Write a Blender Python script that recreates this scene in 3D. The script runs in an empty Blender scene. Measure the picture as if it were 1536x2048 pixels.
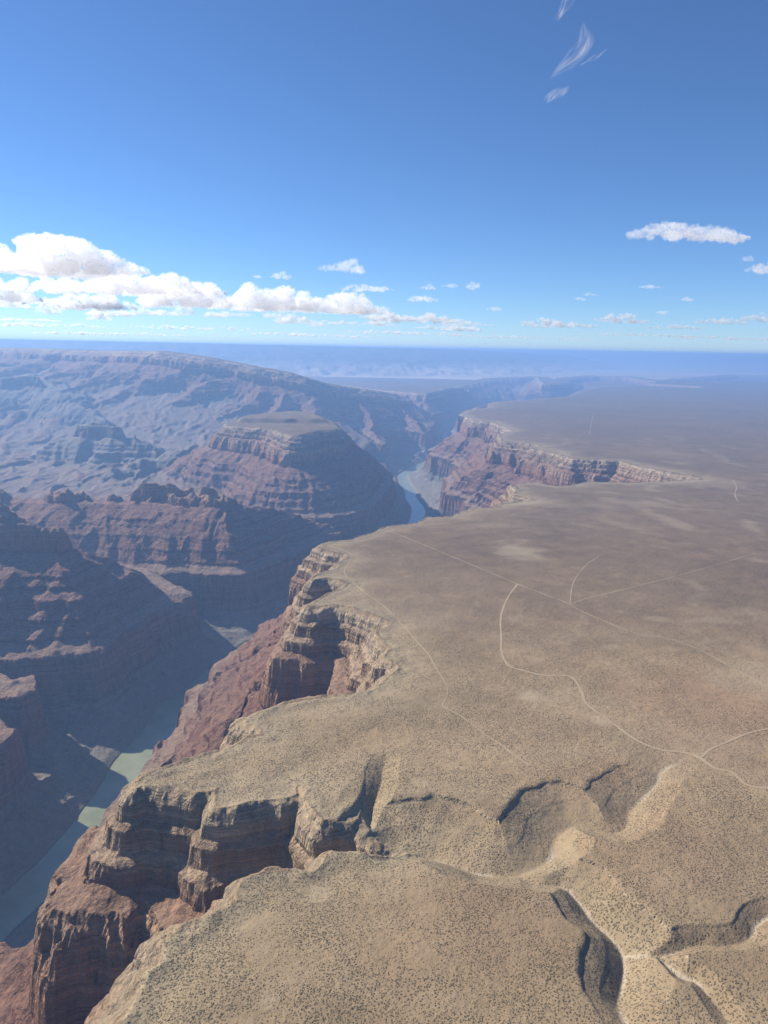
import bpy, math, random
import numpy as np
from mathutils import Vector, Matrix

# ------------------------------------------------------------------ camera
F_PX, CX, CY, HOR = 1450.0, 768.0, 1024.0, 696.0      # photograph is 1536 x 2048
PITCH = math.atan((CY - HOR) / F_PX)
CAM_Z = 1050.0
ROLL = math.radians(1.1)            # the horizon tips to the right
SUN_AZ = math.radians(64)          # to the left of the view direction
SUN_EL = math.radians(34)

sc = bpy.context.scene
col = sc.collection
cam_d = bpy.data.cameras.new('camera')
cam = bpy.data.objects.new('camera', cam_d); col.objects.link(cam)
cam.location = (0, 0, CAM_Z)
cam.rotation_euler = (Matrix.Rotation(math.pi / 2 - PITCH, 3, 'X') @ Matrix.Rotation(ROLL, 3, 'Z')).to_euler()
cam_d.sensor_fit = 'HORIZONTAL'; cam_d.sensor_width = 36.0
cam_d.lens = 36.0 * F_PX / 1536.0
cam_d.clip_start = 1.0; cam_d.clip_end = 400000.0
sc.camera = cam

# ------------------------------------------------------------------ sky, sun, exposure
world = bpy.data.worlds.new('World'); sc.world = world; world.use_nodes = True
nt = world.node_tree; nt.nodes.clear()
sky = nt.nodes.new('ShaderNodeTexSky'); sky.sky_type = 'NISHITA'; sky.sun_disc = False
sky.sun_elevation = SUN_EL; sky.sun_rotation = -SUN_AZ
sky.altitude = 2500; sky.air_density = 1.0; sky.dust_density = 0.0; sky.ozone_density = 8.5
bg = nt.nodes.new('ShaderNodeBackground'); bg.inputs[1].default_value = 0.083
wo = nt.nodes.new('ShaderNodeOutputWorld')
nt.links.new(sky.outputs[0], bg.inputs[0]); nt.links.new(bg.outputs[0], wo.inputs[0])

sd = bpy.data.lights.new('sun', 'SUN'); sd.energy = 5.0; sd.angle = math.radians(0.53); sd.color = (1.0, 0.915, 0.78)
so = bpy.data.objects.new('sun', sd); col.objects.link(so)
so.location = (-3000, 2000, 4000)
sun_vec = Vector((-math.sin(SUN_AZ) * math.cos(SUN_EL), math.cos(SUN_AZ) * math.cos(SUN_EL), math.sin(SUN_EL)))
so.rotation_euler = sun_vec.to_track_quat('Z', 'Y').to_euler()

vs = sc.view_settings
vs.view_transform = 'Standard'; vs.look = 'None'; vs.gamma = 1.0; vs.exposure = 0.76; vs.use_curve_mapping = False
sc.cycles.volume_bounces = 8
sc.cycles.max_bounces = 10; sc.cycles.diffuse_bounces = 6; sc.cycles.transmission_bounces = 10
sc.cycles.transparent_max_bounces = 24

# ------------------------------------------------------------------ pixels to directions, plateau level
SP, CP = math.sin(PITCH), math.cos(PITCH)
def ray(px, py):
    u0 = (px - CX) / F_PX; v0 = (CY - py) / F_PX
    u = u0 * math.cos(ROLL) - v0 * math.sin(ROLL); v = u0 * math.sin(ROLL) + v0 * math.cos(ROLL)
    return u, CP + v * SP, -SP + v * CP
def on_z(px, py, z):
    x, y, d = ray(px, py); t = (z - CAM_Z) / d
    return x * t, y * t
def at_y(px, py, Y):
    x, y, d = ray(px, py); t = Y / y
    return x * t, Y, CAM_Z + d * t
def drop(y):
    return 400.0 + 250.0 * (1.0 - np.exp(-np.maximum(y, -1500.0) / 6000.0))
def on_plateau(px, py):
    x, y, d = ray(px, py); s = -d / y
    Y = 1000.0
    for _ in range(60): Y = 0.5 * Y + 0.5 * float(drop(Y)) / s
    return x / y * Y, Y

# ------------------------------------------------------------------ noise
_rng = np.random.RandomState(7)
_perm = _rng.permutation(4096).astype(np.int64)
_ga = _rng.rand(4096) * 2 * np.pi
_gx, _gy = np.cos(_ga).astype(np.float32), np.sin(_ga).astype(np.float32)
_perm = _perm.astype(np.int32)
def noise(x, y, seed=0):
    x = x + seed * 37.17; y = y - seed * 91.73
    xi = np.floor(x).astype(np.int32); yi = np.floor(y).astype(np.int32)
    xf = (x - xi).astype(np.float32); yf = (y - yi).astype(np.float32)
    u = xf * xf * xf * (xf * (xf * 6 - 15) + 10); v = yf * yf * yf * (yf * (yf * 6 - 15) + 10)
    def g(ix, iy, fx, fy):
        h = _perm[(_perm[(xi + ix) & 4095] + yi + iy) & 4095]
        return _gx[h] * fx + _gy[h] * fy
    a = g(0, 0, xf, yf); b = g(1, 0, xf - 1, yf); c = g(0, 1, xf, yf - 1); d = g(1, 1, xf - 1, yf - 1)
    return 1.5 * ((a + u * (b - a)) * (1 - v) + (c + u * (d - c)) * v)
def fbm(x, y, lam, octs=4, seed=0, gain=0.5):
    r = 0; a = 1.0
    for i in range(octs):
        r = r + a * noise(x / lam, y / lam, seed + i * 3); lam *= 0.5; a *= gain
    return r
def ridged(x, y, lam, octs=3, seed=0, gain=0.55):
    r = 0; a = 1.0
    for i in range(octs):
        r = r + a * (1 - 2.2 * np.abs(noise(x / lam, y / lam, seed + i * 5))); lam *= 0.5; a *= gain
    return r
def sstep(a, b, x):
    t = np.clip((x - a) / (b - a), 0, 1); return t * t * (3 - 2 * t)

# ------------------------------------------------------------------ distances
def d_poly(X, Y, pts, vals=None, closed=False):
    """distance to a polyline, optional value interpolated along it"""
    best = np.full(X.shape, 1e18, X.dtype); bv = np.zeros(X.shape, X.dtype)
    pts = [(float(p[0]), float(p[1])) for p in pts]
    if vals is not None: vals = [float(v) for v in vals]
    n = len(pts)
    for i in range(n if closed else n - 1):
        ax, ay = pts[i][:2]; bx, by = pts[(i + 1) % n][:2]
        dx, dy = bx - ax, by - ay; L = dx * dx + dy * dy + 1e-9
        t = np.clip(((X - ax) * dx + (Y - ay) * dy) / L, 0, 1)
        d = (X - ax - t * dx) ** 2 + (Y - ay - t * dy) ** 2
        m = d < best
        best = np.where(m, d, best)
        if vals is not None:
            bv = np.where(m, vals[i] + t * (vals[(i + 1) % n] - vals[i]), bv)
    return np.sqrt(best), bv
def sdf(X, Y, pts):
    d, _ = d_poly(X, Y, pts, closed=True)
    ins = np.zeros(X.shape, bool); n = len(pts)
    for i in range(n):
        ax, ay = float(pts[i][0]), float(pts[i][1]); bx, by = float(pts[(i + 1) % n][0]), float(pts[(i + 1) % n][1])
        c = ((ay > Y) != (by > Y))
        with np.errstate(divide='ignore', invalid='ignore'):
            xx = (bx - ax) * (Y - ay) / (by - ay + 1e-12) + ax
        ins ^= c & (X < xx)
    return np.where(ins, d, -d)
def side_of(X, Y, pts):
    """1 on the left of a polyline, 0 on its right"""
    best = np.full(X.shape, 1e18); sd_ = np.zeros(X.shape)
    for (ax, ay), (bx, by) in zip(pts[:-1], pts[1:]):
        dx, dy = bx - ax, by - ay
        t = np.clip(((X - ax) * dx + (Y - ay) * dy) / (dx * dx + dy * dy + 1e-9), 0, 1)
        d = (X - ax - t * dx) ** 2 + (Y - ay - t * dy) ** 2
        m = d < best; best = np.where(m, d, best)
        sd_ = np.where(m, dx * (Y - ay) - dy * (X - ax) > 0, sd_)
    return sd_
def masked(mask, fn, X, Y, fill=-1e9):
    out = np.full(X.shape, fill, X.dtype)
    if mask.any(): out[mask] = fn(X[mask], Y[mask])
    return out
def ridge_feat(X, Y, pts, k, w=0.0):
    """max over segments of (height along the crest - k * distance)"""
    S = np.full(X.shape, -1e9, X.dtype)
    pts = [tuple(float(v) for v in p) for p in pts]
    for (ax, ay, a), (bx, by, b) in zip(pts[:-1], pts[1:]):
        dx, dy = bx - ax, by - ay; L = dx * dx + dy * dy + 1e-9
        t = np.clip(((X - ax) * dx + (Y - ay) * dy) / L, 0, 1)
        d = np.hypot(X - ax - t * dx, Y - ay - t * dy)
        S = np.maximum(S, a + t * (b - a) - k * np.maximum(d - w, 0))
    return S

# ------------------------------------------------------------------ traced lines (pixel -> ground)
rim_px = [(240,2048),(265,1995),(295,1935),(330,1915),(333,1870),(350,1865),(390,1845),(435,1820),(480,1795),(487,1755),(545,1740),
 (600,1736),(632,1737),(645,1720),(665,1700),(705,1695),(740,1702),(768,1697),(798,1677),(822,1667),(830,1661),
 (800,1655),(765,1652),(745,1640),(742,1617),(720,1605),(690,1625),(650,1630),(628,1612),(618,1572),(590,1557),(575,1585),(525,1594),(475,1600),
 (437,1603),(440,1567),(390,1577),(330,1570),(285,1566),(274,1570),(282,1556),(300,1543),(350,1525),(410,1507),(450,1495),(505,1470),
 (529,1465),(527,1450),(498,1440),(494,1432),(545,1410),(623,1393),(728,1381),(767,1363),(785,1344),(808,1332),(791,1316),(772,1312),
 (787,1291),(763,1273),(757,1256),(785,1244),(775,1234),(750,1223),(720,1213),(681,1205),(623,1207),(634,1199),(662,1184),(685,1176),
 (703,1162),(681,1156),(654,1152),(628,1156),(634,1148),(670,1133),(693,1113),(689,1105),(654,1096),(638,1090),(650,1084),(705,1076),
 (740,1066),(775,1051),(841,1043),(857,1033),(904,1031),(925,1023),(945,1014),(993,1013),(1009,1005),(1035,1003),(1068,998),(1052,992),
 (1032,988),(1039,975),(1030,967),(1068,964),(1107,971),(1143,970),(1172,962),(1268,964),(1408,957),(1403,952),(1358,945),(1293,932),
 (1243,920),(1148,915),(1118,905),(1068,895),(1088,890),(1058,885),(1008,880),(1003,867),(1033,860),(1003,850),(988,842),(953,840),
 (923,827),(933,820),(978,815),(983,805),(993,803),(1048,800),(1088,797),(1138,792),(1158,782),(1198,774),(1298,772),(1393,776),(1405,773),(1300,767),
 (1420,762),(1560,760)]
rim = [on_plateau(*p) for p in rim_px]
rim = [(-420, -2500), (-330, -900), (-150, -200), (-60, 120)] + rim + [(16000, 15500), (16000, -2500)]

river_px = [(812,946),(800,952),(808,962),(817,980),(822,995),(832,1010),(838,1028)]
riv_far = [on_z(*p, 0) for p in river_px]
riv_near = [on_z(*p, 0) for p in [(463,1332),(430,1350),(385,1388),(340,1432),(300,1482),(265,1513),(232,1560),(205,1610),(150,1685),(100,1742),(55,1790),(10,1835)]]
river_pts = [(4200, 14800), (3000, 13600), (1500, 12000), (1150, 10500), (700, 9300), (780, 8300), (560, 7300)] + riv_far + \
            [(190, 4350), (140, 3900), (20, 3400), (-150, 2950), (-330, 2600), (-440, 2420)] + riv_near + [(-790, 900), (-930, 500), (-1050, 0), (-1100, -2500)]
# smooth the river line
def chaikin(p, n=2):
    for _ in range(n):
        q = [p[0]]
        for a, b in zip(p[:-1], p[1:]):
            q += [(a[0]*.75+b[0]*.25, a[1]*.75+b[1]*.25), (a[0]*.25+b[0]*.75, a[1]*.25+b[1]*.75)]
        p = q + [p[-1]]
    return p
river_s = chaikin(river_pts, 1)

g_px = [(690,770),(768,781),(840,786),(905,789),(925,800),(940,786),(915,772),(950,765),(1000,757),(1075,754),(1088,768),(1128,768),(1135,757),(1190,752),
        (1250,754),(1310,762),(1400,757),(1470,750),(1560,752)]
g_rim = [on_plateau(px, py) for px, py in g_px]
g_rim = [(-5200, 9300), (-2500, 9300)] + g_rim + [(30000, 26000), (60000, 30000), (60000, 90000), (-60000, 90000), (-60000, 16000)]

mesa = [on_z(*p, 580) for p in [(456,850),(470,838),(510,830),(548,826),(590,822),(640,827),(655,838),(672,848),(668,858),(630,861),(590,867),(550,858),(519,855),(480,853)]]
# edge of the red cliff platform on the far side of the river
plat_px = [(-500,1340),(-200,1310),(0,1294),(60,1291),(120,1285),(160,1272),(200,1255),(240,1233),(280,1222),(330,1205),(362,1193),(372,1197),(368,1184),(338,1172),(312,1157),(285,1138),(262,1122),(215,1106),
 (260,1103),(331,1108),(356,1122),(420,1131),(481,1136),(530,1130),(552,1122),(572,1106),(600,1080),(625,1063),(659,1058),(655,1050)]
plat = [on_z(*p, 214) for p in plat_px] + [(-420, 3480), (-760, 3500), (-700, 3620)] + [on_z(*p, 214) for p in [(560,1036),(625,1030),(690,1024),(747,1011),(754,996)]] + \
       [(-40, 4300), (-130, 4800), (-60, 5300), (-250, 5900), (-150, 6500), (-500, 7100), (-2500, 8000), (-7000, 8000), (-7000, 1700), (-2600, 1800)]
wash1_px = [(800,1664),(858,1662),(893,1677),(938,1697),(968,1707),(1033,1714),(1063,1705),(1088,1695),(1108,1675),(1113,1640),(1138,1618),(1168,1624),
 (1203,1634),(1233,1636),(1258,1620),(1262,1597),(1273,1582),(1298,1565),(1320,1548),(1322,1530),(1368,1515)]
wash2_px = [(1033,1714),(1058,1730),(1093,1740),(1140,1742),(1163,1770),(1183,1805),(1233,1840),(1252,1875),(1250,1915),(1243,1960),(1240,2000),(1262,2060)]
wash3_px = [(1252,1872),(1313,1897),(1348,1890),(1383,1875),(1468,1877),(1508,1865),(1518,1835),(1560,1815)]
wash4_px = [(1318,1896),(1343,1920),(1363,1940),(1398,1950),(1438,1995),(1470,2060)]
gully_px = [(742,1622),(752,1580),(766,1535),(770,1504)]
washes = [([on_plateau(*p) for p in wash1_px], [34,32,31,30,29,28,27,27,26,26,24,24,24,23,22,20,18,15,10,5,2], 42),
          ([on_plateau(*p) for p in wash2_px], [26,24,22,22,23,24,24,25,25,22,10,4], 36),
          ([on_plateau(*p) for p in wash3_px], [18,14,12,10,9,9,9,5], 20),
          ([on_plateau(*p) for p in wash4_px], [14,14,12,9,6,3], 19),
          ([on_plateau(*p) for p in gully_px], [20,14,8,1], 30)]
WASH_L = [1.55, 1.15, 1.2, 1.0, 1.0]
washes = [(chaikin([(p[0], p[1]) for p in w[0]], 1), np.interp(np.linspace(0, 1, 2*len(w[0])), np.linspace(0, 1, len(w[1])), w[1]), w[2]) for w in washes]

def yfeat(lst):
    """pixel, distance, crest stratum"""
    return [at_y(px, py, Y)[:2] + (s,) for px, py, Y, s in lst]
featA = yfeat([(-500,880,2500,520),(-120,945,2280,492),(0,1003,2210,455),(60,1075,2190,406),(150,1105,2180,394),(200,1160,2180,288),(245,1212,2190,212)])
featA2 = [(-2600, 1500, 480), (-1700, 1620, 380), (-1250, 1650, 225), (-1050, 1675, 160), (-925, 1690, 132)]
featA3 = [(-2600, 400, 480), (-1900, 700, 420), (-1500, 900, 250)]
featShade = [(-2300, 1560, 520), (-1650, 1470, 470), (-1300, 1400, 400), (-1120, 1310, 340), (-1010, 1250, 230)]  # unseen crest added left of frame, shaped to shade the lower river
featB = yfeat([(-400,1030,3150,400),(40,1012,2960,388),(110,992,2960,390),(280,1000,2960,388),(400,1005,2940,386),(485,1010,2930,384)])
outB = [yfeat(q) for q in ([(268,985,2995,396),(292,968,2995,411),(318,972,2995,406),(352,982,2990,402),(385,990,2990,394)], [(405,992,2975,401),(430,995,2970,396)], [(482,995,2950,410),(500,995,2950,405)])]
featB2 = [(-560, 2960, 386), (-420, 3120, 280), (-270, 3310, 172)]
featD = yfeat([(100,905,4700,300),(150,885,4800,395),(188,868,4850,438),(235,878,4800,415),(290,890,4750,330),(320,905,4700,250)])
featD2 = yfeat([(60,1000,3800,180),(200,1000,4000,190),(300,945,4300,250),(400,875,4700,340),(455,880,4500,390)])
featD3 = yfeat([(-200,830,6000,430),(0,790,6300,400),(55,770,6400,420),(120,810,6200,330),(200,850,5800,230)])
crest_px = [(-500,684,8600),(-250,689,8500),(-60,694,8400),(90,697,8300),(200,701,8000),(285,702,7500),(330,702,7300),(420,714,7300),(520,734,7300),(590,740,7300),(660,757,7600),(735,768,8200),(790,782,9200)]
crest = [at_y(*p) for p in crest_px]
featE = [(c[0], c[1], 478) for c in crest]
def spur(i, f, length, ang, s0=455, s1=170):
    c = crest[i]; n = crest[i + 1]
    x, y = c[0] + f * (n[0] - c[0]), c[1] + f * (n[1] - c[1])
    a = math.radians(ang)
    out = []
    for t in (0, .3, .6, 1.0):
        w = 60 * math.sin(9 * t + i)
        out.append((x + math.sin(a) * length * t + w, y - math.cos(a) * length * t, s0 + (s1 - s0) * t ** .8))
    return out
spursE = [spur(1, .4, 1700, -5), spur(2, .5, 1800, -20), spur(3, .4, 1500, -12), spur(4, .5, 1500, -22), spur(5, .8, 1500, -35, 465, 140), spur(6, .9, 1500, -32, 460, 150),
          spur(7, .8, 1350, -28, 455, 150), spur(8, .7, 1200, -18, 455, 150), spur(9, .3, 1300, -15, 450, 150), spur(9, .95, 1500, -5, 450, 150), spur(10, .6, 1500, 12, 450, 140), spur(11, .5, 1600, 22, 450, 140)]
lift_pts = [(c[0], c[1]) for c in crest]; lift_val = [c[2] - 600 for c in crest]

# stratigraphic profile: crest parameter -> height above the river for a 600 m rim
PR = np.array([(-400,-14),(-22,-14),(-6,-4),(0,2),(60,34),(108,72),(112,90),(115,98),(118,124),(122,134),(125,164),(128,172),(131,196),(136,205),(162,214),
 (186,227),(188,239),(212,254),(214,262),(217,264),(219,276),(248,294),(251,309),(254,311),(256,322),(292,342),(294,352),(318,368),(320,377),(352,398),(396,430),
 (399,452),(405,478),(410,505),(415,517),(430,525),(433,542),(445,549),(449,567),(459,573),(462,586),(470,593),(478,600),(3000,600)], float)
PS = np.array([q for q in PR if q[0] <= 186 or q[0] in (219, 256, 320) or q[0] >= 396])   # the same beds under debris
S_RIM = 476.0
NAMES = ['plateau', 'canyon_wall', 'canyon_floor', 'ridge_a', 'ridge_a2', 'ridge_b', 'mesa', 'butte', 'ridge_e', 'plateau_g', 'upland', 'platform']

def terrain(X, Y, detail=True):
    """returns Z, strat height, class index, plateau signed distance"""
    R = np.hypot(X, Y)
    far = sstep(9000, 14000, R)
    # domain warp gives every wall its spurs, gullies and buttresses
    wx = 55 * fbm(X, Y, 420, 3, 1) ; wy = 55 * fbm(X, Y, 420, 3, 2)
    Xw, Yw = X + wx, Y + wy
    drv = masked(R < 18500, lambda x, y: d_poly(x, y, river_s)[0], X + .25 * wx, Y + .25 * wy, 9000.)
    sdR = masked(R < 21000, lambda x, y: sdf(x, y, rim), X, Y, -4000.)
    but = 6.5 * ridged(X, Y, 90, 1, 11) + 2.6 * ridged(X, Y, 34, 1, 13) + 1.1 * ridged(X, Y, 15, 2, 12)          # buttresses and cracks
    gul = 26 * np.where(X < -250, ridged(Xw, Yw * .38, 190, 3, 21), ridged(Xw, Yw, 210, 3, 22))   # gullies down the slopes
    def dress(S0, g, b_):
        q = .2 + .8 * sstep(440, 330, S0); return S0 + g * q * gul + b_ * (.55 + .45 * q) * but
    far_out = np.maximum(-sdR, 0)
    S = {}
    sR = S_RIM + np.where(sdR > 0, sdR, sdR * 1.02)
    sR = sR + np.where(sdR > 12, 0, (1 + .7 * sstep(2200, 3200, Y)) * but * sstep(12, -6, sdR)) + gul * sstep(25, 150, far_out) * 1.0
    sR = sR - 38 * sstep(60, 220, far_out) * (fbm(X, Y, 300, 2, 31))
    S['canyon_wall'] = sR
    nb = but + gul
    L1 = (sdR < 0) & (Y < 4300) & (X < 600)
    S['ridge_a'] = masked(L1, lambda x, y: ridge_feat(x, y, featA, .82, 4), X + .5 * wx, Y + .5 * wy); S['ridge_a'] = dress(S['ridge_a'], .6, .8)
    S['ridge_a2'] = masked(L1, lambda x, y: np.maximum(ridge_feat(x, y, featShade, .8, 8), np.maximum(ridge_feat(x, y, featA2, .72, 10), ridge_feat(x, y, featA3, .7, 10))), Xw, Yw); S['ridge_a2'] = dress(S['ridge_a2'], .9, 1)
    L2 = (sdR < 0) & (Y > 1800) & (Y < 4800) & (X < 600)
    S['ridge_b'] = masked(L2, lambda x, y: np.maximum(np.maximum.reduce([ridge_feat(x, y, q, 1.0, 5) for q in outB]), np.maximum(ridge_feat(x, y, featB, .93, 38), ridge_feat(x, y, featB2, .9, 15))), X + .3 * wx, Y + .3 * wy); S['ridge_b'] = dress(S['ridge_b'], .62, .6)
    L3 = (sdR < 0) & (Y > 2800) & (Y < 6500) & (X < 900)
    sm = masked(L3, lambda x, y: sdf(x, y, mesa), X + .3 * wx, Y + .3 * wy, -4000.)
    S['mesa'] = S_RIM + np.where(sm > 0, sm, sm * .78) + np.where(sm > 15, 0, 1.2 * but + .8 * gul * sstep(60, 200, -sm))
    L4 = (sdR < 0) & (Y > 3000) & (Y < 9000) & (X < 0)
    S['butte'] = masked(L4, lambda x, y: np.maximum(np.maximum(ridge_feat(x, y, featD, .85, 8), ridge_feat(x, y, featD2, .7, 8)), ridge_feat(x, y, featD3, .6, 8)), Xw, Yw); S['butte'] = dress(S['butte'], 1.0, .7)
    L5 = (sdR < 0) & (Y > 4000) & (Y < 11500) & (X < 2500)
    e = masked(L5, lambda x, y: ridge_feat(x, y, featE, .55, 30), X + .8 * wx, Y + .8 * wy)
    def espurs(x, y):
        r = np.full(x.shape, -1e9, x.dtype)
        for sp in spursE: r = np.maximum(r, ridge_feat(x, y, sp, .74, 8))
        return r
    e = np.maximum(e, masked(L5, espurs, X + .9 * wx, Y + .9 * wy))
    L6 = (sdR < 0) & (Y > 3000) & (X < 6000)
    dE = np.full(X.shape, 9000., X.dtype); lv = np.zeros(X.shape, X.dtype)
    dE[L6], lv[L6] = d_poly(X[L6], Y[L6], lift_pts, lift_val)
    S['ridge_e'] = dress(e + 18 * ridged(Xw, Yw * .3, 520, 2, 24) * sstep(470, 380, e), .62, 1.2)
    sG = masked((sdR < 0) & (Y > 6000), lambda x, y: sdf(x, y, g_rim), X + wx, Y + wy, -4000.)
    S['plateau_g'] = S_RIM + np.where(sG > 0, sG, sG * .85) + np.where(sG > 30, 0, 2.5 * but + 1.6 * gul * sstep(20, 200, -sG))
    LP = (sdR < 0) & (Y < 9500) & (X < 1200)
    sdP = masked(LP, lambda x, y: sdf(x, y, plat), X + .22 * wx, Y + .22 * wy, -4000.)
    dvr = np.maximum(drv - 42, 0); dP = np.maximum(-sdP, 0)
    tal = 106 * dvr / (dvr + np.maximum(dP - 52, 0) + 1) + .45 * gul * sstep(5, 60, dvr) * sstep(50, 90, dP)
    sP = np.where(sdP > 0, 162 + 34 * (1 - np.exp(-np.maximum(sdP, 0) / 160)) + .5 * gul * sstep(20, 120, sdP), np.maximum(162 - 1.04 * dP + 1.15 * but * sstep(70, 40, dP), tal))
    sP = np.where(LP & (sdP > -900), sP, -1e9)
    S['platform'] = sP
    # basin floor: gently rising, dissected
    base = 18 + .052 * np.maximum(drv - 60, 0) + (30 + 30 * sstep(300, 1500, drv)) * (.45 + .55 * ridged(Xw, Yw * .5, 380, 2, 41)) * sstep(30, 300, drv)
    base = np.where(sdP > 60, np.maximum(base, 0) * .6 + 60 + 30 * ridged(Xw, Yw * .45, 380, 3, 41), base)
    S['canyon_floor'] = np.minimum(base, 330)
    best = np.full(X.shape, -1e9); cls = np.zeros(X.shape, np.int8)
    for i, n in enumerate(NAMES):
        if n in S:
            m = S[n] > best; best = np.where(m, S[n], best); cls = np.where(m, i, cls)
    # the river keeps its channel: talus on both banks
    lim = -24 + 1.0 * np.maximum(drv - 20, 0) + (6 * fbm(X, Y, 60, 3, 51) + 12 * ridged(X, Y, 120, 2, 52)) * sstep(34, 110, drv)
    lim = np.where(drv < 20, -24, lim)
    lim = np.where(sdR > -30, 1e9, lim)
    best = np.minimum(best, np.where(drv < 420, lim, 1e9))
    # the rim's top is a cliff everywhere, with ledges that wander
    ledge = 3.0 * fbm(X, Y, 140, 2, 61)
    sig = np.interp(best + ledge * sstep(480, 460, best) * sstep(20, 60, best), PR[:, 0], PR[:, 1])
    smooth_b = np.interp(best, PS[:, 0], PS[:, 1])
    mk = sstep(-.35, .45, fbm(X, Y, 260, 2, 62)) * sstep(165, 190, best) * sstep(396, 380, best) * np.where((sdR > -500) & (drv > 0) & (cls == 1), .45, .85)
    sig = sig * (1 - mk) + smooth_b * mk
    cap = CAM_Z - drop(Y)
    Z = np.where(sig > 214, 214 + (sig - 214) * (cap - 214) / 386.0, sig)
    # lift of the strata towards the west
    lift = (lv + 600 - cap) * sstep(4900, 7350, Y) * sstep(200, 2400, -X + .35 * (Y - 4300)) * (1 - sstep(1500, 3500, dE) * (Y > 8000))
    lift = np.where((X < 900) & (drv > 100), np.maximum(lift, 0), 0) * sstep(100, 900, drv)
    m_e = np.array(['ridge_e' == n for n in NAMES])[cls]
    lift = np.where(m_e | (Y < 7600), lift, lift * (1 - sstep(200, 1200, dE)))
    liftC = 60 * sstep(3600, 4300, Y) * sstep(250, -350, X) * sstep(150, 500, drv) * (1 - sstep(5200, 6500, Y))
    Z = Z + np.maximum(lift, liftC)
    # plateau tops: swells, shallow drainage, carved washes
    top = sstep(466, 500, best)
    nearf = 1 - sstep(900, 2200, Y)
    relief = 3.5 * fbm(X, Y, 1100, 2, 71, .4) + .45 * nearf * fbm(X, Y, 130, 2, 72)
    relief = relief * (1 - .0 * far)
    isR = sdR > -60
    edge_drop = -9 * np.exp(-np.maximum(sdR, 0) / 28.0) * (Y < 9000)
    relief = relief + (2.5 * ridged(X, Y, 160, 3, 75) + 26 * sstep(4560, 4640, Y + 60 * fbm(X, Y, 200, 2, 76))) * sstep(20, 60, sm) * (sm > 0)
    Z = Z + top * (relief * sstep(0, 120, np.where(isR, sdR, 200)) + np.where(isR, edge_drop, 0))
    near = R < 1600
    carve = np.zeros(X.shape)
    if near.any():
        xn, yn = X[near], Y[near]
        c = np.zeros(xn.shape)
        jx = 3 * noise(xn / 38, yn / 38, 81); jy = 3 * noise(xn / 38, yn / 38, 82)
        for (pts, dep, w), wl in zip(washes, WASH_L):
            d, v = d_poly(xn + jx, yn + jy, pts, list(dep))
            v = v * .74; left = side_of(xn, yn, pts); w = w * (1 + (wl - 1) * left)
            ww = w * (.45 + .55 * np.clip(v / 24, 0, 1.3)) * (1 + .16 * noise(xn / 70, yn / 70, 83) + .07 * noise(xn / 17, yn / 17, 84))
            q = np.clip(d / ww, 0, 1)
            sh = np.interp(q, [0, .04, .45, .47, .88, .91, .95, 1], [1, .98, .56, .52, .17, .07, .03, 0])
            c = np.maximum(c, v * sh)
        carve[near] = c
    Z = Z - carve * sstep(-40, 10, sdR)
    # fine roughness of the slopes
    rough = (1 - top) * sstep(4, 60, best)
    Z = Z + rough * (3.2 * fbm(X, Y, 38, 4, 91) + 3.5 * ridged(Xw, Yw, 95, 2, 92) * sstep(120, 10, np.abs(best - 60)))
    # far country: upland on the left, escarpments on the horizon
    LU = R > 10500
    up = masked(LU, lambda x, y: ridge_feat(x, y, UP1, .16, 600), X + 6 * wx, Y + 6 * wy); up2 = masked(LU, lambda x, y: ridge_feat(x, y, UP2, .22, 500), X + 8 * wx, Y + 8 * wy)
    zu = np.maximum(up, up2)
    zu = zu + 34 * ridged(X, Y, 1900, 2, 95) * sstep(300, 600, zu) * sstep(1050, 800, zu)
    m = zu > Z
    Z = np.where(m & (R > 10500), zu, Z)
    cls = np.where(m & (R > 10500), NAMES.index('upland'), cls)
    cls = np.where((sdR > -2) & (cls == 1), 0, cls)
    return Z, sig, cls, sdR, carve, drv, sG
def far_pt(px, py, Y):
    x, y, z = at_y(px, py, Y); return (x, Y, z)
UP1 = [(-16000, 15000, 1085), (-9500, 17500, 1085), (-5500, 19500, 1080), (-2500, 21000, 1072), (0, 23000, 1062), (1800, 25500, 1050), (4200, 29500, 985), (7500, 34000, 860)]
UP2 = [(5500, 44000, 930), (10000, 46000, 1030), (13000, 47000, 1075), (17000, 45000, 1010), (20000, 42000, 960), (23000, 40000, 965), (30000, 38000, 960)]

# ------------------------------------------------------------------ the sheet of ground
dense = np.radians(np.arange(-33.6, 33.61, .081))
left = np.radians(np.linspace(-108, -33.9, 80)); right = np.radians(np.linspace(33.9, 75, 22))
TH = np.concatenate([left, dense, right])
def rows():
    out = [-0.0]; r = 90.0; out = []
    while r < 62000:
        out.append(r)
        if r < 330: d = 12
        elif r < 900: d = 1.15
        elif r < 1700: d = 1.9
        elif r < 3300: d = 3.6
        elif r < 5200: d = 7
        elif r < 9000: d = 14
        elif r < 20000: d = r * .007
        else: d = r * .017
        r += d
    return np.array(out)
RR = rows()
TT, RG = np.meshgrid(TH, RR)
X = (np.sin(TT) * RG).ravel().astype(np.float32); Y = (np.cos(TT) * RG).ravel().astype(np.float32)
Z, SIG, CLS, SDR, CARVE, DRV, SDG = terrain(X, Y)
nr, nc = RG.shape
print('terrain grid', nr, nc, nr * nc)

# vertex normals of the whole sheet, so the pieces meet without a seam
P3 = np.stack([X, Y, Z], 1).reshape(nr, nc, 3)
du = np.gradient(P3, axis=1); dv = np.gradient(P3, axis=0)
NRM = np.cross(du, dv).reshape(-1, 3); NRM /= np.linalg.norm(NRM, axis=1, keepdims=True) + 1e-12
if NRM[:, 2].mean() < 0: NRM = -NRM
idx = np.arange(nr * nc).reshape(nr, nc)
Q = np.stack([idx[:-1, :-1], idx[:-1, 1:], idx[1:, 1:], idx[1:, :-1]], -1)
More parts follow.
